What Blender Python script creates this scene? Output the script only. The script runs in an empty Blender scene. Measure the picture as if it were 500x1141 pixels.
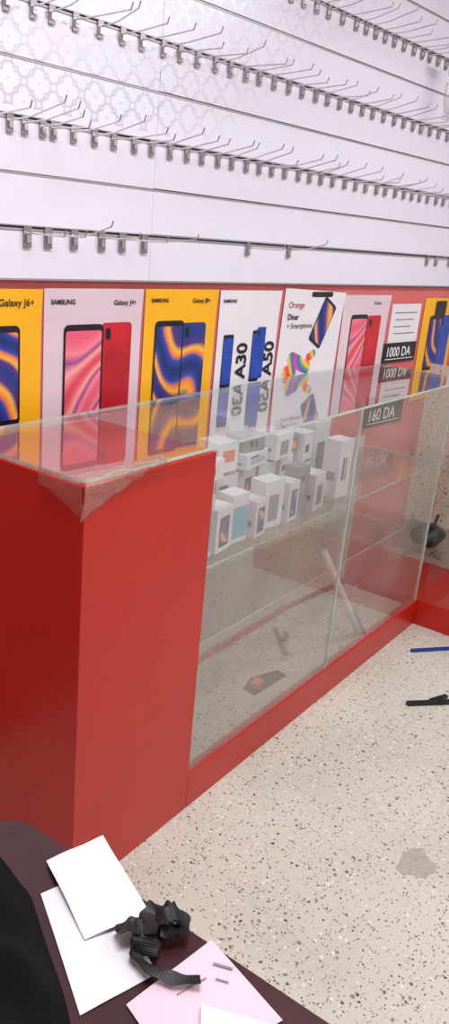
import bpy, math, random
from mathutils import Vector, Matrix
random.seed(7)
D=0.0979
CD,SD=math.cos(D),math.sin(D)
def cw(u,v,z): return (u*CD-v*SD, u*SD+v*CD, z)
WY=1.72
Z0=1.337; S=0.1177

# ---------------------------------------------------------------- materials
def nmat(name):
    m=bpy.data.materials.new(name); m.use_nodes=True
    nt=m.node_tree; b=nt.nodes['Principled BSDF']
    return m,nt,b
def pm(name,col,rough=0.5,metal=0.0,var=0.06,vscale=6.0,bump=0.0,bscale=80,spec=0.5,coat=0.0):
    m,nt,b=nmat(name)
    tc=nt.nodes.new('ShaderNodeTexCoord'); no=nt.nodes.new('ShaderNodeTexNoise')
    no.inputs['Scale'].default_value=vscale; no.inputs['Detail'].default_value=4
    nt.links.new(tc.outputs['Object'],no.inputs['Vector'])
    r=nt.nodes.new('ShaderNodeValToRGB')
    a=[max(0,c*(1-var)) for c in col]; c2=[min(1,c*(1+var)) for c in col]
    r.color_ramp.elements[0].position=0.3;r.color_ramp.elements[1].position=0.7
    r.color_ramp.elements[0].color=(*a,1); r.color_ramp.elements[1].color=(*c2,1)
    nt.links.new(no.outputs['Fac'],r.inputs['Fac']); nt.links.new(r.outputs['Color'],b.inputs['Base Color'])
    b.inputs['Roughness'].default_value=rough; b.inputs['Metallic'].default_value=metal
    b.inputs['Specular IOR Level'].default_value=spec
    b.inputs['Coat Weight'].default_value=coat
    if bump>0:
        n2=nt.nodes.new('ShaderNodeTexNoise'); n2.inputs['Scale'].default_value=bscale
        nt.links.new(tc.outputs['Object'],n2.inputs['Vector'])
        bp=nt.nodes.new('ShaderNodeBump'); bp.inputs['Strength'].default_value=bump; bp.inputs['Distance'].default_value=0.01
        nt.links.new(n2.outputs['Fac'],bp.inputs['Height']); nt.links.new(bp.outputs['Normal'],b.inputs['Normal'])
    return m
def srgb(r,g,b):
    f=lambda c:(c/255/12.92) if c/255<=0.04045 else ((c/255+0.055)/1.055)**2.4
    return (f(r),f(g),f(b))
def terrazzo(name,base,tiles=True,rough=0.35,dens=0.0):
    m,nt,b=nmat(name); N=nt.nodes.new; L=nt.links.new
    tc=N('ShaderNodeTexCoord')
    nz=N('ShaderNodeTexNoise'); nz.inputs['Scale'].default_value=70; L(tc.outputs['Object'],nz.inputs['Vector'])
    ad=N('ShaderNodeVectorMath'); ad.operation='MULTIPLY_ADD'; ad.inputs[1].default_value=(0.012,0.012,0.012)
    L(nz.outputs['Color'],ad.inputs[0]); L(tc.outputs['Object'],ad.inputs[2])
    n2=N('ShaderNodeTexNoise'); n2.inputs['Scale'].default_value=2.2; n2.inputs['Detail'].default_value=5
    L(tc.outputs['Object'],n2.inputs['Vector'])
    rb=N('ShaderNodeValToRGB'); rb.color_ramp.elements[0].position=.3; rb.color_ramp.elements[1].position=.75
    rb.color_ramp.elements[0].color=(*[c*.86 for c in base],1); rb.color_ramp.elements[1].color=(*[min(1,c*1.06) for c in base],1)
    L(n2.outputs['Fac'],rb.inputs['Fac']); cur=rb.outputs['Color']
    for sc,th,sel,cols in ((68,0.27,0.66-dens,[srgb(104,94,88),srgb(140,124,108),srgb(78,72,70),srgb(158,136,112)]),
                      (150,0.30,0.44-dens,[srgb(118,106,96),srgb(94,87,82),srgb(152,130,108),srgb(82,77,74)]),
                      (80,0.30,0.6,[srgb(222,218,210),srgb(216,211,202),srgb(200,192,178),srgb(188,184,178)])):
        vo=N('ShaderNodeTexVoronoi'); vo.inputs['Scale'].default_value=sc; L(ad.outputs[0],vo.inputs['Vector'])
        se=N('ShaderNodeSeparateColor'); L(vo.outputs['Color'],se.inputs[0])
        mr=N('ShaderNodeMath'); mr.operation='MULTIPLY_ADD'; mr.inputs[1].default_value=th; mr.inputs[2].default_value=th*.35; L(se.outputs[1],mr.inputs[0])
        lt=N('ShaderNodeMath'); lt.operation='LESS_THAN'; L(vo.outputs['Distance'],lt.inputs[0]); L(mr.outputs[0],lt.inputs[1])
        gt=N('ShaderNodeMath'); gt.operation='GREATER_THAN'; gt.inputs[1].default_value=sel; L(se.outputs[0],gt.inputs[0])
        mu=N('ShaderNodeMath'); mu.operation='MULTIPLY'; L(lt.outputs[0],mu.inputs[0]); L(gt.outputs[0],mu.inputs[1])
        cr=N('ShaderNodeValToRGB'); cr.color_ramp.interpolation='CONSTANT'
        e=cr.color_ramp.elements; e[0].color=(*cols[0],1); e[1].position=.3; e[1].color=(*cols[1],1)
        for p,c in ((.55,cols[2]),(.8,cols[3])):
            x=e.new(p); x.color=(*c,1)
        L(se.outputs[2],cr.inputs['Fac'])
        mx=N('ShaderNodeMix'); mx.data_type='RGBA'; L(mu.outputs[0],mx.inputs[0]); L(cur,mx.inputs[6]); L(cr.outputs['Color'],mx.inputs[7]); cur=mx.outputs[2]
    if tiles:
        mp=N('ShaderNodeMapping'); mp.inputs['Rotation'].default_value=(0,0,D); L(tc.outputs['Object'],mp.inputs[0])
        br=N('ShaderNodeTexBrick'); br.offset=0; br.inputs['Scale'].default_value=1; br.inputs['Brick Width'].default_value=.3; br.inputs['Row Height'].default_value=.3
        br.inputs['Mortar Size'].default_value=.0016; br.inputs['Mortar Smooth'].default_value=.4
        L(mp.outputs[0],br.inputs['Vector'])
        mf=N('ShaderNodeMath'); mf.operation='MULTIPLY'; mf.inputs[1].default_value=.2; L(br.outputs['Fac'],mf.inputs[0])
        mx=N('ShaderNodeMix'); mx.data_type='RGBA'; L(mf.outputs[0],mx.inputs[0]); L(cur,mx.inputs[6]); mx.inputs[7].default_value=(*srgb(120,108,95),1); cur=mx.outputs[2]
    L(cur,b.inputs['Base Color']); b.inputs['Roughness'].default_value=rough
    return m
def glass(name,tint,refl=1.0,rough=0.02,haze=0.0,hazecol=(.8,.8,.8),bump=0):
    m=bpy.data.materials.new(name); m.use_nodes=True; nt=m.node_tree; nt.nodes.clear(); N=nt.nodes.new; L=nt.links.new
    o=N('ShaderNodeOutputMaterial'); t=N('ShaderNodeBsdfTransparent'); t.inputs[0].default_value=(*tint,1)
    g=N('ShaderNodeBsdfGlossy'); g.inputs['Roughness'].default_value=rough
    # same fresnel on both sides of a thin pane
    ge=N('ShaderNodeNewGeometry'); ior=N('ShaderNodeMapRange'); ior.inputs[3].default_value=1.5; ior.inputs[4].default_value=1/1.5
    L(ge.outputs['Backfacing'],ior.inputs[0])
    f=N('ShaderNodeFresnel'); L(ior.outputs[0],f.inputs['IOR'])
    mm=N('ShaderNodeMath'); mm.operation='MULTIPLY'; mm.inputs[1].default_value=refl; mm.use_clamp=True; L(f.outputs[0],mm.inputs[0])
    mx=N('ShaderNodeMixShader'); L(mm.outputs[0],mx.inputs[0]); 
    base=t.outputs[0]
    if haze>0:
        d=N('ShaderNodeBsdfDiffuse'); d.inputs[0].default_value=(*hazecol,1)
        tc=N('ShaderNodeTexCoord'); no=N('ShaderNodeTexNoise'); no.inputs['Scale'].default_value=5; no.inputs['Detail'].default_value=6; L(tc.outputs['Object'],no.inputs['Vector'])
        ml=N('ShaderNodeMath'); ml.operation='MULTIPLY'; ml.inputs[1].default_value=haze*2; L(no.outputs['Fac'],ml.inputs[0])
        m2=N('ShaderNodeMixShader'); L(ml.outputs[0],m2.inputs[0]); L(t.outputs[0],m2.inputs[1]); L(d.outputs[0],m2.inputs[2]); base=m2.outputs[0]
    if bump:
        tc=N('ShaderNodeTexCoord'); n3=N('ShaderNodeTexNoise'); n3.inputs['Scale'].default_value=45; n3.inputs['Detail'].default_value=3; n3.inputs['Distortion'].default_value=2; L(tc.outputs['Object'],n3.inputs['Vector'])
        bp=N('ShaderNodeBump'); bp.inputs['Strength'].default_value=bump; bp.inputs['Distance'].default_value=.01; L(n3.outputs['Fac'],bp.inputs['Height']); L(bp.outputs[0],g.inputs['Normal']); L(bp.outputs[0],f.inputs['Normal'])
    L(base,mx.inputs[1]); L(g.outputs[0],mx.inputs[2]); L(mx.outputs[0],o.inputs[0])
    return m
def swirl(name,cols,scale=9,rot=0.6):
    m,nt,b=nmat(name); N=nt.nodes.new; L=nt.links.new
    tc=N('ShaderNodeTexCoord'); mp=N('ShaderNodeMapping'); mp.inputs['Rotation'].default_value=(0,rot,0); L(tc.outputs['Object'],mp.inputs[0])
    w=N('ShaderNodeTexWave'); w.inputs['Scale'].default_value=scale*.16; w.inputs['Distortion'].default_value=7; w.inputs['Detail'].default_value=.5; w.inputs['Detail Scale'].default_value=2
    L(mp.outputs[0],w.inputs['Vector']); r=N('ShaderNodeValToRGB'); e=r.color_ramp.elements
    e[0].color=(*cols[0],1); e[1].color=(*cols[-1],1)
    for i,c in enumerate(cols[1:-1]):
        x=e.new((i+1)/(len(cols)-1)); x.color=(*c,1)
    L(w.outputs['Fac'],r.inputs['Fac']); L(r.outputs['Color'],b.inputs['Base Color']); b.inputs['Roughness'].default_value=.4
    return m
def pattern_white(name):
    """white laminate with silver quatrefoil trellis"""
    m,nt,b=nmat(name); N=nt.nodes.new; L=nt.links.new
    tc=N('ShaderNodeTexCoord'); sp=N('ShaderNodeSeparateXYZ'); L(tc.outputs['Object'],sp.inputs[0])
    P=0.082
    def M(op,a,b_=None,c=None):
        n=N('ShaderNodeMath'); n.operation=op
        for i,x in enumerate((a,b_,c)):
            if x is None: continue
            if isinstance(x,(int,float)): n.inputs[i].default_value=x
            else: L(x,n.inputs[i])
        return n.outputs[0]
    def cell(off):
        fx=M('SUBTRACT',M('FRACT',M('ADD',M('DIVIDE',sp.outputs[0],P),10+off)),0.5)
        fz=M('SUBTRACT',M('FRACT',M('ADD',M('DIVIDE',sp.outputs[2],P),10+off)),0.5)
        ax=M('ABSOLUTE',fx); az=M('ABSOLUTE',fz)
        d1=M('SQRT',M('ADD',M('POWER',M('SUBTRACT',ax,.2),2),M('POWER',az,2)))
        d2=M('SQRT',M('ADD',M('POWER',ax,2),M('POWER',M('SUBTRACT',az,.2),2)))
        return M('MINIMUM',d1,d2)
    d=cell(0); r1=M('LESS_THAN',M('ABSOLUTE',M('SUBTRACT',d,.2)),.032)
    d=cell(.5); r2=M('LESS_THAN',M('ABSOLUTE',M('SUBTRACT',d,.2)),.032)
    pat=M('MAXIMUM',r1,r2)
    mz=M('GREATER_THAN',sp.outputs[2],Z0+3*S+.02)
    # the printed area ends along a slanting fade towards the right-hand panels
    ms=N('ShaderNodeMapRange'); ms.inputs[1].default_value=.35; ms.inputs[2].default_value=-.15; ms.inputs[3].default_value=0; ms.inputs[4].default_value=1
    L(M('SUBTRACT',M('SUBTRACT',sp.outputs[0],1.75),M('MULTIPLY',M('SUBTRACT',sp.outputs[2],1.8),1.4)),ms.inputs[0])
    pat=M('MULTIPLY',M('MULTIPLY',pat,mz),ms.outputs[0])
    mx=N('ShaderNodeMix'); mx.data_type='RGBA'; L(pat,mx.inputs[0]); mx.inputs[6].default_value=(*srgb(223,219,234),1); mx.inputs[7].default_value=(*srgb(204,200,214),1)
    L(mx.outputs[2],b.inputs['Base Color'])
    L(M('MULTIPLY',pat,.45),b.inputs['Metallic']); b.inputs['Roughness'].default_value=.32
    return m

MT={}
MT['red']=pm('red_laminate',srgb(184,30,19),.28,var=.07,vscale=3,bump=.02,bscale=300)
MT['pink']=pm('pink_wall_paint',srgb(206,104,104),.7,var=.05,vscale=4,bump=.05)
MT['cream']=pm('cream_paint',srgb(214,211,207),.75,var=.04)
MT['white_l']=pattern_white('white_laminate')
MT['metal']=pm('chrome_wire',srgb(205,201,203),.28,metal=.95,var=.05)
MT['clip']=pm('steel_clip',srgb(158,150,153),.35,metal=.8,var=.15,vscale=60)
MT['alu']=pm('aluminium_strip',srgb(170,166,172),.4,metal=.5,var=.05)
MT['gap']=pm('groove_backing_board',srgb(120,112,118),.7)  # plain grey backing board, showing in the gaps between the slats
MT['floor']=terrazzo('terrazzo_floor',srgb(203,198,188))
MT['tz2']=terrazzo('terrazzo_inner',srgb(210,198,184),tiles=False,rough=.5)
MT['glass']=glass('glass_pane',(.975,.985,.98),1.0)
MT['gtop']=glass('glass_top',(.965,.975,.97),1.45,haze=.04,hazecol=(.88,.86,.86))
MT['gfront']=glass('glass_front',(.98,.98,.98),1.2,haze=.085,hazecol=(.84,.79,.75))
MT['gedge']=pm('glass_edge',srgb(186,198,192),.15,var=.15,vscale=20)
MT['tape']=glass('clear_tape',(.95,.9,.84),2.2,rough=.15,haze=.16,hazecol=srgb(215,190,175),bump=.6)
MT['bag']=glass('clear_plastic_film',(.95,.95,.96),1.6,rough=.12,haze=.12,hazecol=srgb(225,222,228),bump=.5)
MT['white']=pm('white_paper',srgb(222,220,226),.6,var=.02)
MT['white2']=pm('white_card',srgb(212,211,219),.55,var=.03)
MT['pinkpaper']=pm('pink_paper',srgb(214,186,202),.65,var=.03)
MT['yellow']=pm('poster_yellow',srgb(240,174,14),.45,var=.03)
MT['pwhite']=pm('poster_white',srgb(224,219,226),.45,var=.03)
MT['ppink']=pm('poster_pink',srgb(216,193,205),.45,var=.04)
MT['black']=pm('black_ink',srgb(22,20,24),.4)
MT['bezel']=pm('phone_bezel',srgb(16,18,34),.3)
MT['redph']=pm('phone_red',srgb(186,26,40),.25,var=.25,vscale=9)
MT['blueph']=pm('phone_blue',srgb(30,70,170),.25,var=.3,vscale=14)
MT['sw1']=swirl('screen_orange',[srgb(20,40,110),srgb(40,70,160),srgb(245,130,40),srgb(240,180,60),srgb(90,40,120),srgb(25,50,130)],13,.7)
MT['sw2']=swirl('screen_pink',[srgb(225,90,120),srgb(240,130,140),srgb(150,60,140),srgb(245,160,150),srgb(215,60,90)],12,-.7)
MT['sw3']=swirl('screen_multi',[srgb(230,60,60),srgb(250,200,60),srgb(60,170,120),srgb(60,90,190),srgb(200,70,150)],14,.4)
MT['wood']=pm('mahogany_desk',srgb(52,18,22),.3,var=.25,vscale=7,coat=.2)
MT['cloth']=pm('black_fabric',srgb(9,9,12),.9,var=.3,vscale=40,bump=.3,bscale=400,spec=.15)
MT['rib']=pm('black_satin',srgb(16,14,19),.5,var=.2,vscale=30,spec=.35)
MT['stain']=pm('wet_patch',srgb(168,161,152),.35,var=.12,vscale=60)
MT['blue']=pm('blue_plastic',srgb(30,50,140),.4)
MT['teal']=pm('box_teal',srgb(110,172,195),.45)
MT['grey']=pm('box_grey',srgb(126,128,138),.45)
MT['orange']=pm('box_orange',srgb(220,100,50),.45)
MT['tube']=pm('frosted_tube',srgb(236,238,236),.3,var=.01)
MT['ceil']=pm('ceiling_paint',srgb(236,235,234),.8,var=.02)

# ---------------------------------------------------------------- mesh builder
class MB:
    def __init__(s,fr=False): s.v=[];s.f=[];s.m=[];s.mats=[];s.fr=fr
    def mi(s,m):
        m=MT[m]
        if m not in s.mats: s.mats.append(m)
        return s.mats.index(m)
    def add(s,vs,fs,m):
        o=len(s.v); s.v+= [tuple(v) for v in vs]; i=s.mi(m)
        for f in fs: s.f.append([o+k for k in f]); s.m.append(i)
    def box(s,x0,x1,y0,y1,z0,z1,m,rot=0,tilt=None):
        vs=[(x,y,z) for z in (z0,z1) for x,y in ((x0,y0),(x1,y0),(x1,y1),(x0,y1))]
        if rot:
            c=Vector(((x0+x1)/2,(y0+y1)/2,0)); R=Matrix.Rotation(rot,3,'Z'); vs=[R@(Vector(v)-c)+c for v in vs]
        s.add(vs,[(3,2,1,0),(4,5,6,7),(0,1,5,4),(1,2,6,5),(2,3,7,6),(3,0,4,7)],m)
    def poly(s,pts,m): s.add(pts,[list(range(len(pts)))],m)
    def prism(s,pts,z0,z1,m,mside=None):
        n=len(pts); vs=[(x,y,z0) for x,y in pts]+[(x,y,z1) for x,y in pts]
        s.add(vs,[list(range(n))[::-1],list(range(n,2*n))],m)
        s.add(vs,[(i,(i+1)%n,n+(i+1)%n,n+i) for i in range(n)],mside or m)
    def tube(s,path,r,m,seg=6):
        path=[Vector(p) for p in path]; rings=[]
        for i,p in enumerate(path):
            d=(path[min(i+1,len(path)-1)]-path[max(i-1,0)]).normalized()
            a=d.cross(Vector((0,0,1)));
            if a.length<.1: a=d.cross(Vector((1,0,0)))
            a.normalize(); b=d.cross(a)
            rings.append([p+a*r*math.cos(t*2*math.pi/seg)+b*r*math.sin(t*2*math.pi/seg) for t in range(seg)])
        vs=[q for R in rings for q in R]; fs=[]
        for i in range(len(path)-1):
            for t in range(seg): fs.append((i*seg+t,i*seg+(t+1)%seg,(i+1)*seg+(t+1)%seg,(i+1)*seg+t))
        fs.append(tuple(range(seg))[::-1]); fs.append(tuple((len(path)-1)*seg+t for t in range(seg)))
        s.add(vs,fs,m)
    def build(s,name,parent=None,bevel=0,smooth=False):
        me=bpy.data.meshes.new(name)
        vs=[cw(*v) for v in s.v] if s.fr else s.v
        me.from_pydata(vs,[],s.f)
        for m in s.mats: me.materials.append(m)
        me.polygons.foreach_set('material_index',s.m)
        if smooth: me.polygons.foreach_set('use_smooth',[True]*len(s.f))
        me.update()
        o=bpy.data.objects.new(name,me); bpy.context.collection.objects.link(o)
        if bevel:
            b=o.modifiers.new('bev','BEVEL'); b.width=bevel; b.segments=2; b.limit_method='ANGLE'
        if parent: o.parent=parent
        return o
def empty(name):
    e=bpy.data.objects.new(name,None); e.empty_display_size=.05; bpy.context.collection.objects.link(e); return e

# ---------------------------------------------------------------- room
RX0,RX1,RY0,ZC=-1.6,5.2,-2.2,2.75
b=MB(); b.box(RX0,RX1,RY0,WY+.15,-.1,0,'floor'); b.build('floor')
b=MB(); b.box(RX0,RX1,RY0,WY+.15,ZC,ZC+.1,'ceil'); b.build('ceiling')
b=MB(); b.box(RX0,RX1,WY,WY+.15,0,ZC,'pink'); b.build('wall_back')
b=MB(); b.box(RX0-.1,RX0,RY0,WY+.15,0,ZC,'cream'); b.build('wall_left')
b=MB(); b.box(RX1,RX1+.1,RY0,WY+.15,0,ZC,'cream'); b.build('wall_right')
b=MB(); b.box(RX0,RX1,RY0-.1,RY0,0,ZC,'cream'); b.build('wall_front')

# slatwall
root=empty('slatwall_panel')
b=MB(); T=.016
b.box(.2,4.6,WY-.004,WY-.0005,Z0,Z0+11*S,'gap'); b.build('backing',root)
b=MB()
for k in range(11):
    for xa,xb in ((.2,1.6485),(1.6495,4.6)):
        dz=.0015 if xb>2 else 0
        lo=Z0+k*S+(.0025 if k%2==0 else .004)+dz; hi=Z0+(k+1)*S-(.0025 if k%2==1 else .004)+dz
        if k==0: lo=Z0
        b.box(xa,xb,WY-T,WY-.004,lo,hi,'white_l')
b.build('boards',root,bevel=.0012)
b=MB()
for k in range(0,11):
    z=Z0+k*S
    if k%2==1:
        b.box(.2,4.6,WY-T-.003,WY-T+.002,z-.0065,z-.0025,'alu'); b.box(.2,4.6,WY-T-.002,WY-T+.002,z+.0025,z+.005,'alu')
    else:
        b.box(.2,4.6,WY-T-.0012,WY-T+.003,z-.003,z+.0015,'alu')
b.build('metal_strips',root)

# hooks
def hook(b,x,z,L,up,side,big=False):
    y=WY-T-.003; w=.0085 if not big else .011; h=.036 if not big else .045
    b.box(x-w,x+w,y-.004,y,z-h,z+.003,'clip')
    b.box(x-w*.55,x+w*.55,y-.009,y-.004,z-h*.75,z-h*.35,'metal')
    p0=Vector((x,y-.004,z-.012)); 
    p1=p0+Vector((side*.25,-L*.45,up*.25)); p2=p0+Vector((side,-L,up)); p3=p2+Vector((0,-.006,.014))
    b.tube([p0,p1,p2,p3],.0019,'metal',5)
b=MB()
r1=[1.24,1.30,1.38,1.47,1.54,1.62,2.06,2.27,3.22,3.3,3.42]
r2=[1.0,1.06,1.12,1.19,1.23,1.28,1.31]; x=1.37
while x<4.4: r2.append(x); x+=random.uniform(.06,.075)
r3=[1.18,1.25]; x=1.30
while x<4.4: r3.append(x); x+=random.uniform(.06,.075)
r4=[]; x=2.0
while x<4.4: r4.append(x); x+=random.uniform(.055,.08)
for k,row in ((1,r1),(3,r2),(5,r3),(7,r4),(9,[2.6+i*.09 for i in range(18)])):
    for x in row:
        hook(b,x,Z0+k*S,random.uniform(.13,.19),random.uniform(.0,.035),random.uniform(-.012,.012),big=(k==1 and x<2))
# clear film pouch hanging from one of the upper hooks
n=8; vs=[];fs=[]
for s_ in (0,1):
    for j in range(n+1):
        for i in range(5):
            a=i/4;c=j/n; t=.012*math.sin(math.pi*a)*math.sin(math.pi*min(1,c*1.2))
            vs.append((3.00+.075*a+.004*math.sin(j),WY-.10+(t if s_ else -t),2.135-.20*c))
for s_ in (0,1):
    for j in range(n):
        for i in range(4):
            o=s_*(n+1)*5+j*5+i; fs.append((o,o+1,o+6,o+5))
b.add(vs,fs,'bag'); b.box(3.0,3.075,WY-.103,WY-.097,2.125,2.15,'white')
b.build('slatwall_hooks')

# ---------------------------------------------------------------- posters
def text(par,s,x,z,size,mat,y,rot=0,bold=0):
    c=bpy.data.curves.new('lettering','FONT'); c.body=s; c.size=size; c.offset=bold; c.materials.append(MT[mat]); c.align_x='LEFT'
    o=bpy.data.objects.new('lettering',c); bpy.context.collection.objects.link(o)
    o.rotation_euler=(math.pi/2,0,0) if not rot else (Matrix.Rotation(-rot,3,'Y')@Matrix.Rotation(math.pi/2,3,'X')).to_euler()
    o.location=(x,y,z); o.parent=par
def rrect(cx,cz,w,h,r,rot=0,n=5):
    pts=[]
    for sx,sz,a0 in ((1,1,0),(-1,1,90),(-1,-1,180),(1,-1,270)):
        for i in range(n+1):
            a=math.radians(a0+90*i/n); pts.append((sx*(w/2-r)+r*math.cos(a),sz*(h/2-r)+r*math.sin(a)))
    c,s_=math.cos(rot),math.sin(rot)
    return [(cx+x*c-z*s_,cz+x*s_+z*c) for x,z in pts]
def flat(b,pts,y,m): b.poly([(x,y,z) for x,z in pts],m)
def phone_front(b,cx,cz,w,h,y,scr,rot=0,frame='bezel'):
    flat(b,rrect(cx,cz,w,h,w*.12,rot),y,frame)
    flat(b,rrect(cx,cz,w*.9,h*.87,w*.05,rot),y-.0004,scr)
def phone_back(b,cx,cz,w,h,y,m,rot=0):
    flat(b,rrect(cx,cz,w,h,w*.12,rot),y,m)
    c,s_=math.cos(rot),math.sin(rot)
    lx,lz=-w*.28,h*.38
    flat(b,rrect(cx+lx*c-lz*s_,cz+lx*s_+lz*c,w*.16,h*.13,w*.07,rot),y-.0004,'bezel')
def poster(x0,x1,zt,zb,m,rot=0):
    root=empty('phone_poster'); b=MB(); Y=WY-.003-random.uniform(0,.0015)
    cx=(x0+x1)/2;cz=(zt+zb)/2;w=x1-x0;h=zt-zb
    n=10; vs=[];fs=[]
    for j in range(n+1):
        for i in range(n+1):
            a=i/n;c=j/n; curl=.012*max(0,(a+ (c) -1.75))**1.5
            vs.append((x0+w*a,Y-curl*4,zb+h*c))
    for j in range(n):
        for i in range(n): fs.append((j*(n+1)+i,j*(n+1)+i+1,(j+1)*(n+1)+i+1,(j+1)*(n+1)+i))
    if rot:
        R=Matrix.Rotation(-rot,3,'Y'); C=Vector((cx,Y,cz)); vs=[tuple(R@(Vector(v)-C)+C) for v in vs]
    b.add(vs,fs,m); 
    return root,b,Y-.0012
def fin(root,b): 
    o=b.build('sheet',root)
r,b,Y=poster(.96,1.296,1.312,.84,'yellow'); phone_front(b,1.17,1.10,.125,.25,Y,'sw1'); phone_back(b,1.05,1.09,.12,.25,Y-.0003,'blueph'); fin(r,b)
text(r,'Galaxy J6+',1.17,1.272,.024,'black',Y-.001,bold=.0003)
r,b,Y=poster(1.305,1.64,1.314,.84,'ppink'); phone_back(b,1.55,1.10,.11,.25,Y,'redph',); phone_front(b,1.435,1.095,.135,.255,Y-.0006,'sw2'); fin(r,b)
text(r,'SAMSUNG',1.325,1.275,.017,'black',Y-.001,bold=.0005); text(r,'Galaxy J4+',1.535,1.272,.019,'black',Y-.001,bold=.0003)
r,b,Y=poster(1.652,1.955,1.314,.84,'yellow'); phone_back(b,1.86,1.10,.105,.235,Y,'sw1'); phone_front(b,1.755,1.10,.12,.25,Y-.0006,'sw1'); fin(r,b)
text(r,'SAMSUNG',1.675,1.278,.015,'black',Y-.001,bold=.0005); text(r,'Galaxy J8+',1.845,1.276,.018,'black',Y-.001,bold=.0003)
r,b,Y=poster(1.97,2.275,1.312,.84,'pwhite'); phone_front(b,2.025,1.09,.05,.17,Y,'blueph'); phone_front(b,2.17,1.10,.05,.17,Y,'blueph'); phone_back(b,2.19,1.11,.045,.17,Y-.0006,'blueph'); fin(r,b)
text(r,'A30',2.12,1.03,.07,'black',Y-.001,rot=math.pi/2,bold=.002); text(r,'A50',2.262,1.03,.07,'black',Y-.001,rot=math.pi/2,bold=.002)
text(r,'SAMSUNG',1.985,1.275,.014,'black',Y-.001,bold=.0005)
r,b,Y=poster(2.29,2.655,1.314,.84,'pwhite',rot=-.04)
for cx,cz,s_ in ((2.40,1.07,.05),(2.45,1.05,.045),(2.37,1.035,.04),(2.49,1.085,.03)):
    flat(b,rrect(cx,cz,s_*1.9,s_,s_*.45,random.uniform(-.6,.6)),Y-.0003*random.random(),'sw3')
phone_front(b,2.54,1.20,.085,.17,Y-.0006,'sw1',rot=-.5)
flat(b,rrect(2.52,1.30,.13,.018,.007,0),Y,'black')
fin(r,b)
text(r,'Orange',2.325,1.255,.03,'redph',Y-.001); text(r,'Dinar',2.325,1.215,.028,'black',Y-.001,bold=.0005); text(r,'+ Smartphone',2.325,1.185,.026,'black',Y-.001)
r,b,Y=poster(2.67,3.0,1.298,.84,'ppink'); phone_back(b,2.90,1.10,.10,.24,Y,'redph'); phone_front(b,2.79,1.10,.12,.25,Y-.0006,'sw2'); fin(r,b)
text(r,'Galaxy',2.88,1.262,.02,'black',Y-.001)
r=empty('handwritten_notice'); b=MB(); b.box(3.03,3.27,WY-.003,WY-.001,1.105,1.262,'pwhite')
for i in range(4):
    b.box(3.06+.01*(i%2),3.24-.02*(i%3),WY-.0042,WY-.0032,1.225-i*.028,1.229-i*.028,'grey')
b.build('sheet',r)
r,b,Y=poster(3.30,3.60,1.285,.84,'yellow'); phone_front(b,3.42,1.09,.11,.24,Y,'sw1'); phone_back(b,3.52,1.09,.10,.24,Y+.0003,'blueph')
flat(b,rrect(3.45,1.235,.10,.075,.012),Y-.001,'bezel'); fin(r,b)
r,b,Y=poster(3.63,3.93,1.285,.84,'pwhite'); phone_front(b,3.75,1.09,.11,.24,Y,'sw2'); fin(r,b)
def tag(x0,x1,z0,z1,t,ts):
    r=empty('price_tag'); b=MB(); b.box(x0,x1,WY-.0075,WY-.0055,z0,z1,'black'); b.build('card',r,bevel=.0008)
    text(r,t,x0+.02,z0+.025,ts,'white',WY-.009,bold=.001)
    b=MB(); b.box(x0+.02,x1-.02,WY-.009,WY-.0078,z0+.012,z0+.015,'white'); b.build('underline',r)
tag(3.0,3.27,1.025,1.105,'1000 DA',.055)
tag(2.93,3.24,.76,.89,'160 DA',.07)

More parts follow.
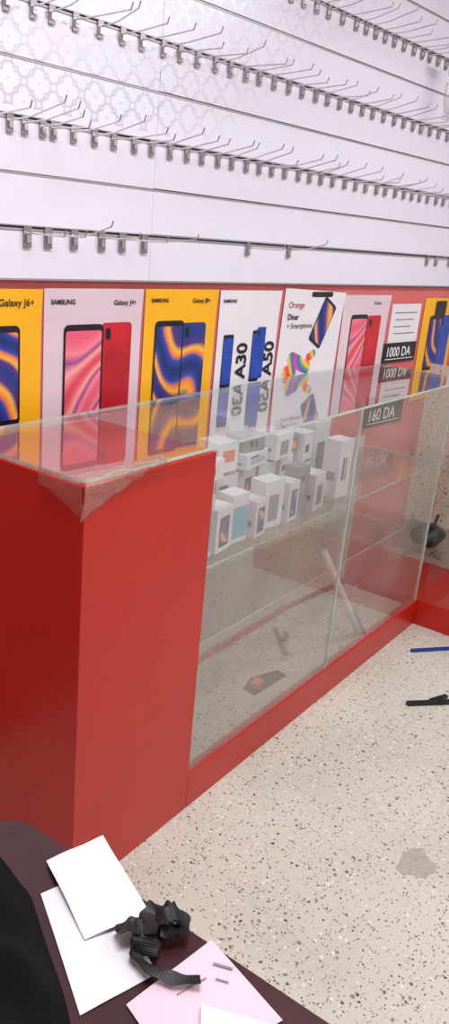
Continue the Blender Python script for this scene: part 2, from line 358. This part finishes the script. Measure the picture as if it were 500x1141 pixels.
# ---------------------------------------------------------------- counter
H=1.025; F0=1.055; B1=1.445
def vw(u): return (1.706-u*SD)/CD      # v of the wall face at u
def counter():
    R=empty('display_counter')
    b=MB(True); b.box(1.09,1.52,F0,B1,0,1.005,'red'); b.build('red_cabinet',R,bevel=.002)
    b=MB(True); b.box(1.52,3.06,F0,F0+.03,0,.11,'red'); b.box(1.52,2.7,B1-.02,B1,0,.10,'red'); b.build('plinth',R,bevel=.002)
    b=MB(True); b.prism([(1.521,F0+.03),(3.06,F0+.03),(3.06,vw(3.06)-.03),(2.7,B1-.02),(1.521,B1-.02)],.06,.075,'tz2'); b.build('bottom_board',R)
    b=MB(True); b.prism([(1.521,B1-.012),(2.6,B1-.012),(3.06,vw(3.06)-.02),(3.06,vw(3.06)-.01),(2.6,B1),(1.521,B1)],.10,.74,'tz2'); b.build('back_panel',R)
    b=MB(True); b.box(1.522,2.279,F0+.004,F0+.009,.105,1.012,'gfront'); b.box(2.284,3.055,F0+.004,F0+.009,.105,1.012,'gfront'); b.build('front_glass',R)
    b=MB(True); b.box(2.280,2.283,F0+.002,F0+.010,.11,1.012,'gedge'); b.build('glass_joint',R)
    b=MB(True)
    for z,va in ((.705,F0+.012),(.41,F0+.10)):
        b.prism([(1.524,va),(3.05,va),(3.05,vw(3.05)-.035),(2.6,B1-.02),(1.524,B1-.02)],z-.006,z,'glass','gedge')
    b.build('glass_shelves',R)
    pts=[]
    r=.035; u0,v0,u1,v1=1.072,F0-.012,3.14,B1+.006
    for i in range(7):
        a=math.radians(180+90*i/6); pts.append((u0+r+r*math.cos(a),v0+r+r*math.sin(a)))
    pts+=[(u1,v0),(u1,vw(u1)),(2.6,v1),(u0,v1)]
    b=MB(True); b.prism(pts,1.017,1.0245,'gtop','gedge'); b.build('glass_top',R)
    b=MB(True); b.box(3.054,3.061,F0+.004,F0+.012,.11,1.012,'gedge'); b.build('corner_post',R)
    # crinkled clear tape: wide at the corner, tapering along the edge
    b=MB(True)
    n=14; pf=[]
    for i in range(n+1):
        t=i/n; u=1.078+.25*t; pf.append((u,F0-.014-.0015*math.sin(i*2.1),1.026,.935+.085*t**.8+.002*math.sin(i*1.7)))
    vs=[];fs=[]
    for u,v,zt,zl in pf: vs+=[(u,v+.03,zt+.0008),(u,v,zt),(u,v+.003,(zt+min(zl,1.0))/2),(u,v+.0125,min(zl,1.012))]
    for i in range(n):
        for k in range(3): fs.append((4*i+k,4*i+4+k,4*i+5+k,4*i+1+k))
    b.add(vs,fs,'tape')
    vs=[];fs=[]
    for i in range(9):
        v=F0-.012+.12*i/8; vs+=[(1.069,v,1.027),(1.070-.001*math.sin(i*2),v,.99),(1.086,v,.935+.05*i/8)]
    for i in range(8):
        for k in range(2): fs.append((3*i+k,3*i+3+k,3*i+4+k,3*i+1+k))
    b.add(vs,fs,'tape'); b.build('packing_tape',R,smooth=True)
counter()
R=empty('display_counter')
b=MB(True); b.box(3.066,3.50,.25,1.33,0,.11,'red'); b.build('plinth',R,bevel=.002)
b=MB(True); b.box(3.070,3.076,.26,F0-.02,.112,1.012,'glass'); b.build('front_glass',R)
b=MB(True); b.box(3.08,3.49,.26,1.32,.300,.306,'glass'); b.box(3.08,3.49,.26,F0-.02,.65,.656,'glass'); b.build('glass_shelf',R)
b=MB(True); b.box(3.488,3.5,.25,1.33,.112,1.012,'tz2'); b.build('back_panel',R)
b=MB(True); b.box(3.06,3.52,.24,F0-.016,1.017,1.0245,'gtop'); b.build('glass_top',R)

# boxes on shelf
b=MB(True); Zs=.7065
def pbox(u0,u1,v0,v1,z0,z1,m='white2',art=None,rot=0):
    b.box(u0,u1,v0,v1,z0,z1,m,rot)
    w=u1-u0;h=z1-z0
    e=.0008
    C=Vector(((u0+u1)/2,(v0+v1)/2,0)); RR=Matrix.Rotation(rot,3,'Z')
    tr=lambda pts:[RR@(Vector(p)-C)+C for p in pts]
    def q(a,c,d,f,mm,ee=e):
        b.poly(tr([(u0+w*a,v0-ee,z0+h*c),(u0+w*d,v0-ee,z0+h*c),(u0+w*d,v0-ee,z0+h*f),(u0+w*a,v0-ee,z0+h*f)]),mm)
    if art=='phone': q(.2,.12,.8,.8,'bezel'); q(.27,.2,.73,.74,'sw1',.0014)
    if art=='grey': q(.25,.15,.75,.7,'grey')
    if art=='mark': q(.3,.3,.45,.7,'black'); q(.55,.3,.62,.7,'black')
    if art=='teal': q(0.05,.1,.95,.75,'teal')
    if art=='orange': q(.2,.35,.8,.75,'orange')
    if art=='text':
        for t in (.3,.42,.54): q(.15,t,.85,t+.05,'grey')
        q(.15,.7,.55,.82,'black')
    b.poly(tr([(u0-e,v0+(v1-v0)*.2,z0+h*.45),(u0-e,v0+(v1-v0)*.8,z0+h*.45),(u0-e,v0+(v1-v0)*.8,z0+h*.3),(u0-e,v0+(v1-v0)*.2,z0+h*.3)]),'grey')
for i,(u,w,h,m,a) in enumerate([(1.56,.09,.15,'white2','grey'),(1.66,.08,.16,'white','mark'),(1.75,.10,.15,'white2','text'),(1.87,.07,.155,'white','phone'),(1.96,.09,.15,'white2','grey'),(2.07,.08,.155,'white','text')]):
    pbox(u,u+w,1.205,1.28,Zs,Zs+h,m,a,rot=(.05 if i%2 else -.04))
for i,(u,w,h,v,m,a,rt) in enumerate([(1.542,.055,.165,1.10,'white2','teal',.0),(1.605,.08,.12,1.10,'white','phone',.10),(1.70,.07,.135,1.11,'white','teal',-.06),
        (1.782,.06,.105,1.095,'white2','phone',.08),(1.86,.085,.14,1.11,'white','grey',-.12),(1.962,.06,.12,1.10,'white2','phone',.05),(2.035,.055,.15,1.11,'grey','text',-.05),(2.105,.08,.115,1.10,'white2','grey',.12)]):
    pbox(u,u+w,v,v+.055,Zs,Zs+h,m,a,rot=rt)
pbox(1.60,1.735,1.17,1.27,Zs+.162,Zs+.215,'white','mark',rot=.15)
pbox(1.75,1.83,1.20,1.28,Zs+.162,Zs+.245,'white','orange',rot=-.1)
pbox(1.85,1.98,1.19,1.27,Zs+.157,Zs+.20,'white2','text',rot=.12)
pbox(1.87,1.96,1.20,1.27,Zs+.201,Zs+.245,'grey','mark',rot=-.15)
pbox(2.01,2.11,1.19,1.27,Zs+.157,Zs+.235,'white','grey',rot=.05)
pbox(2.115,2.18,1.21,1.28,Zs+.157,Zs+.21,'grey','phone')
pbox(2.285,2.36,1.11,1.17,Zs,Zs+.19,'white','mark',rot=-.08); pbox(2.28,2.38,1.21,1.28,Zs,Zs+.23,'white2','grey')
pbox(2.19,2.26,1.20,1.27,Zs,Zs+.21,'white2','text',rot=.1)
pbox(1.94,2.02,1.31,1.38,Zs,Zs+.27,'white','orange'); pbox(2.42,2.50,1.2,1.27,Zs,Zs+.13,'white2','grey',rot=.2)
b.build('phone_boxes',bevel=.001)

b=MB(True); b.tube([(2.22,1.10,.555),(2.66,1.12,.09)],.013,'tube',12); b.tube([(2.205,1.0993,.571),(2.22,1.10,.555)],.0135,'metal',12); b.tube([(2.655,1.12,.095),(2.668,1.1206,.0815)],.0135,'metal',12)
b.build('fluorescent_tube',smooth=False)
b=MB(True); b.prism([(2.02,1.17),(2.20,1.16),(2.21,1.20),(2.10,1.24),(2.03,1.22)],.0765,.0785,'wood'); b.box(2.05,2.09,1.18,1.21,.079,.10,'orange',rot=.3); b.build('cardboard_piece',bevel=.0006)

# ---------------------------------------------------------------- desk
R=empty('desk'); DZ=.70
pts=[]; u0,u1,v0,v1=-.75,.642,-.55,.745; r=.05
for cu,cv,a0 in ((u1-r,v1-r,0),(u0+r,v1-r,90),(u0+r,v0+r,180),(u1-r,v0+r,270)):
    for i in range(7):
        a=math.radians(a0+90*i/6); pts.append((cu+r*math.cos(a),cv+r*math.sin(a)))
b=MB(True); b.prism(pts,DZ-.03,DZ,'wood'); b.build('desk_top',R,bevel=.006)
b=MB(True); b.box(u0+.06,u0+.09,v0+.05,v1-.08,0,DZ-.03,'wood'); b.box(u1-.14,u1-.11,v0+.05,v1-.08,0,DZ-.03,'wood'); b.box(u0+.09,u1-.14,v1-.14,v1-.12,.25,DZ-.03,'wood'); b.build('desk_frame',R,bevel=.003)
def sheet(name,pts,m,z,bend=.004,par=None,th=.0006):
    b=MB(True); n=8; vs=[];fs=[]
    p=[Vector((*q,0)) for q in pts]
    for lay in (0,1):
        for j in range(n+1):
            for i in range(n+1):
                a=i/n;c=j/n; q=(p[0]*(1-a)+p[1]*a)*(1-c)+(p[3]*(1-a)+p[2]*a)*c
                vs.append((q.x,q.y,z+lay*th+bend*(math.sin(a*3.1)*.6+.4*math.sin(c*5))**2))
    N=(n+1)**2
    for j in range(n):
        for i in range(n):
            f=(j*(n+1)+i,j*(n+1)+i+1,(j+1)*(n+1)+i+1,(j+1)*(n+1)+i); fs.append(tuple(N+k for k in f)); fs.append(f[::-1])
    b.add(vs,fs,m); return b.build(name,par,smooth=True)
sheet('paper_sheet',[(.565,.598),(.478,.443),(.57,.414),(.64,.573)],'white2',DZ+.001,.003)
sheet('paper_sheet',[(.604,.63),(.547,.505),(.626,.473),(.685,.607)],'white',DZ+.006,.009)
o=sheet('pink_receipt',[(.518,.414),(.486,.314),(.611,.273),(.646,.394)],'pinkpaper',DZ+.002,.002)
b=MB(True); b.box(.612,.635,.360,.363,DZ+.0045,DZ+.0048,'grey',rot=-1.2); b.box(.60,.615,.350,.352,DZ+.0045,DZ+.0048,'grey',rot=-1.2); b.box(.56,.60,.372,.3735,DZ+.0045,DZ+.0048,'grey',rot=-.3); b.build('print',o)
sheet('white_card',[(.566,.349),(.503,.305),(.545,.212),(.605,.253)],'white',DZ+.008,.001)
def ribbon(b,path,w,m,n=40):
    P=[Vector(p) for p in path]; pts=[]
    for i in range(n+1):
        t=i/n*(len(P)-1); k=min(int(t),len(P)-2); f=t-k
        p0=P[max(k-1,0)];p1=P[k];p2=P[k+1];p3=P[min(k+2,len(P)-1)]
        pts.append(.5*((2*p1)+(p2-p0)*f+(2*p0-5*p1+4*p2-p3)*f*f+(3*p1-p0-3*p2+p3)*f**3))
    vs=[]
    for i,p in enumerate(pts):
        d=(pts[min(i+1,n)]-pts[max(i-1,0)]).normalized(); s=d.cross(Vector((0,0,1)));
        if s.length<.05: s=Vector((1,0,0))
        s.normalize(); up=s.cross(d); a=.35*math.sin(i*.35)
        q=s*math.cos(a)+up*math.sin(a)
        wi=w*(1+.18*math.sin(i*.9+w*300))
        vs+=[p+q*wi/2+up*.0006,p-q*wi/2+up*.0006]
    b.add(vs,[(2*i,2*i+2,2*i+3,2*i+1) for i in range(n)],m)
b=MB(True); c=Vector((.600,.452,DZ+.018)); K=.85
def rp(*l): return [c+Vector((q[0]*K,q[1]*K,q[2]*.7)) for q in l]
ribbon(b,rp((0,0,0),(.022,-.008,.012),(.040,-.022,.006),(.028,-.03,-.004),(.008,-.012,.0)),.022,'rib')
ribbon(b,rp((0,0,0),(-.018,.012,.01),(-.026,.028,.002),(-.008,.024,-.008),(.008,.008,0)),.02,'rib')
ribbon(b,rp((.005,0,.004),(-.02,.0,.004),(-.03,.0,-.006),(-.042,-.015,-.008),(-.045,-.045,-.008),(-.035,-.075,-.008),(-.015,-.10,-.008)),.013,'rib')
ribbon(b,rp((0,.005,.004),(.025,.014,.002),(.042,.004,-.006),(.055,-.008,-.008)),.024,'rib')
ribbon(b,rp((-.012,-.010,.006),(.0,.0,.012),(.012,.010,.006)),.016,'rib',12)
ribbon(b,rp((-.01,.0,-.002),(-.022,-.014,.002),(-.034,-.022,-.008)),.03,'rib',12)
o=b.build('black_ribbon',smooth=False); so=o.modifiers.new('s','SOLIDIFY'); so.thickness=.0012
b=MB(True); na,nr=56,14; ax=Vector((-.47,-.88,0)); C=Vector((.405,.632,0)); px=Vector((.88,-.47,0))
vs=[]
for j in range(nr+1):
    for i in range(na):
        a=2*math.pi*i/na; rr=(j/nr)
        e=1+.02*math.sin(3*a+1)+.012*math.sin(7*a)
        ca,sa=math.cos(a),math.sin(a); q=(abs(ca)**3.6+abs(sa)**3.6)**(-1/3.6)
        p=C+ax*(ca*q*.26*rr*e)+px*(sa*q*.148*rr*e)
        h=.045*(1-rr**2.2)*(1+.25*math.sin(9*a+4*rr)+.35*math.sin(60*p.x+35*p.y))+.012*(1-rr**6)
        vs.append((min(p.x,.56),min(p.y,.732+.006*rr),DZ+.0015+max(0,h)))
fs=[]
for j in range(nr):
    for i in range(na): fs.append((j*na+i,(j+1)*na+i,(j+1)*na+(i+1)%na,j*na+(i+1)%na))
b.add(vs,fs,'cloth'); o=b.build('black_jacket',smooth=True)
su=o.modifiers.new('sub','SUBSURF'); su.levels=1; su.render_levels=1

# ---------------------------------------------------------------- floor bits
b=MB(True); pts=[]
for i in range(60):
    a=2*math.pi*i/60; r=.05*(1+.12*math.sin(3*a)+.08*math.sin(5*a+1)+.05*math.sin(11*a)); pts.append((1.75+r*math.cos(a)*1.1,.48+r*math.sin(a)*.9))
b.prism(pts,.0002,.0009,'stain'); b.build('floor_stain')
b=MB(True); b.box(2.80,2.99,.893,.905,.0,.012,'blue',rot=-.69); b.box(2.80,2.99,.908,.918,.0,.008,'white',rot=-.69); b.build('plastic_trim_strip')
b=MB(True); b.box(2.42,2.62,.735,.753,.0,.012,'black',rot=-.75); b.box(2.52,2.60,.735,.75,.0,.01,'black',rot=-.4); b.build('black_strap')
b=MB(True)
vs=[];fs=[];na,nr=16,8
for j in range(nr+1):
    t=math.pi*j/nr
    for i in range(na):
        a=2*math.pi*i/na; k=1+.1*math.sin(3*a+j)
        vs.append((3.175+.085*math.sin(t)*math.cos(a)*k,1.10+.07*math.sin(t)*math.sin(a)*k,.356-.049*math.cos(t)))
for j in range(nr):
    for i in range(na): fs.append((j*na+i,j*na+(i+1)%na,(j+1)*na+(i+1)%na,(j+1)*na+i))
b.add(vs,fs,'black'); b.tube([(3.11,1.08,.38),(3.13,1.06,.43),(3.18,1.07,.45),(3.23,1.09,.43),(3.24,1.1,.38)],.006,'black',8)
b.build('black_pouch',smooth=True)

# ---------------------------------------------------------------- lights
def fixture(x,y,L,rotz,power,col):
    R=empty('ceiling_lamp'); b=MB(); 
    c,s_=math.cos(rotz),math.sin(rotz)
    b.tube([(x-c*L/2,y-s_*L/2,ZC-.05),(x+c*L/2,y+s_*L/2,ZC-.05)],.014,'tube',10)
    b.tube([(x-c*L/2,y-s_*L/2,ZC-.015),(x+c*L/2,y+s_*L/2,ZC-.015)],.02,'white',8)
    b.build('tube_and_batten',R)
    l=bpy.data.lights.new('lamp_light','AREA'); l.shape='RECTANGLE'; l.size=L; l.size_y=.06; l.energy=power; l.color=col
    o=bpy.data.objects.new('lamp_light',l); bpy.context.collection.objects.link(o); o.location=(x,y,ZC-.075); o.rotation_euler=(0,0,rotz); o.parent=R
LC=(.99,.993,1)
fixture(2.9,.45,1.2,0,24,LC)
fixture(.7,.65,1.2,0,37,LC)
fixture(3.6,-.9,1.2,0,28,LC)
fixture(.9,-1.2,1.2,0,26,LC)
w=bpy.data.worlds.new('world'); bpy.context.scene.world=w; w.use_nodes=True; w.node_tree.nodes['Background'].inputs[0].default_value=(.9,.93,1,1); w.node_tree.nodes['Background'].inputs[1].default_value=.3

# ---------------------------------------------------------------- camera
yaw,pitch,roll,f=0.6883,0.3335,0.0938,917.3
F=Vector((math.cos(yaw)*math.cos(pitch),math.sin(yaw)*math.cos(pitch),-math.sin(pitch)))
R0=F.cross(Vector((0,0,1))).normalized(); U0=R0.cross(F)
Rv=R0*math.cos(roll)+U0*math.sin(roll); Uv=-R0*math.sin(roll)+U0*math.cos(roll)
cd=bpy.data.cameras.new('camera'); co=bpy.data.objects.new('camera',cd); bpy.context.collection.objects.link(co)
M=Matrix((( Rv.x,Uv.x,-F.x,0),(Rv.y,Uv.y,-F.y,0),(Rv.z,Uv.z,-F.z,1.5),(0,0,0,1))); co.matrix_world=M
cd.sensor_fit='VERTICAL'; cd.sensor_height=24; cd.lens=f/1141*24; cd.clip_start=.02
sc=bpy.context.scene; sc.camera=co
sc.view_settings.view_transform='Standard'
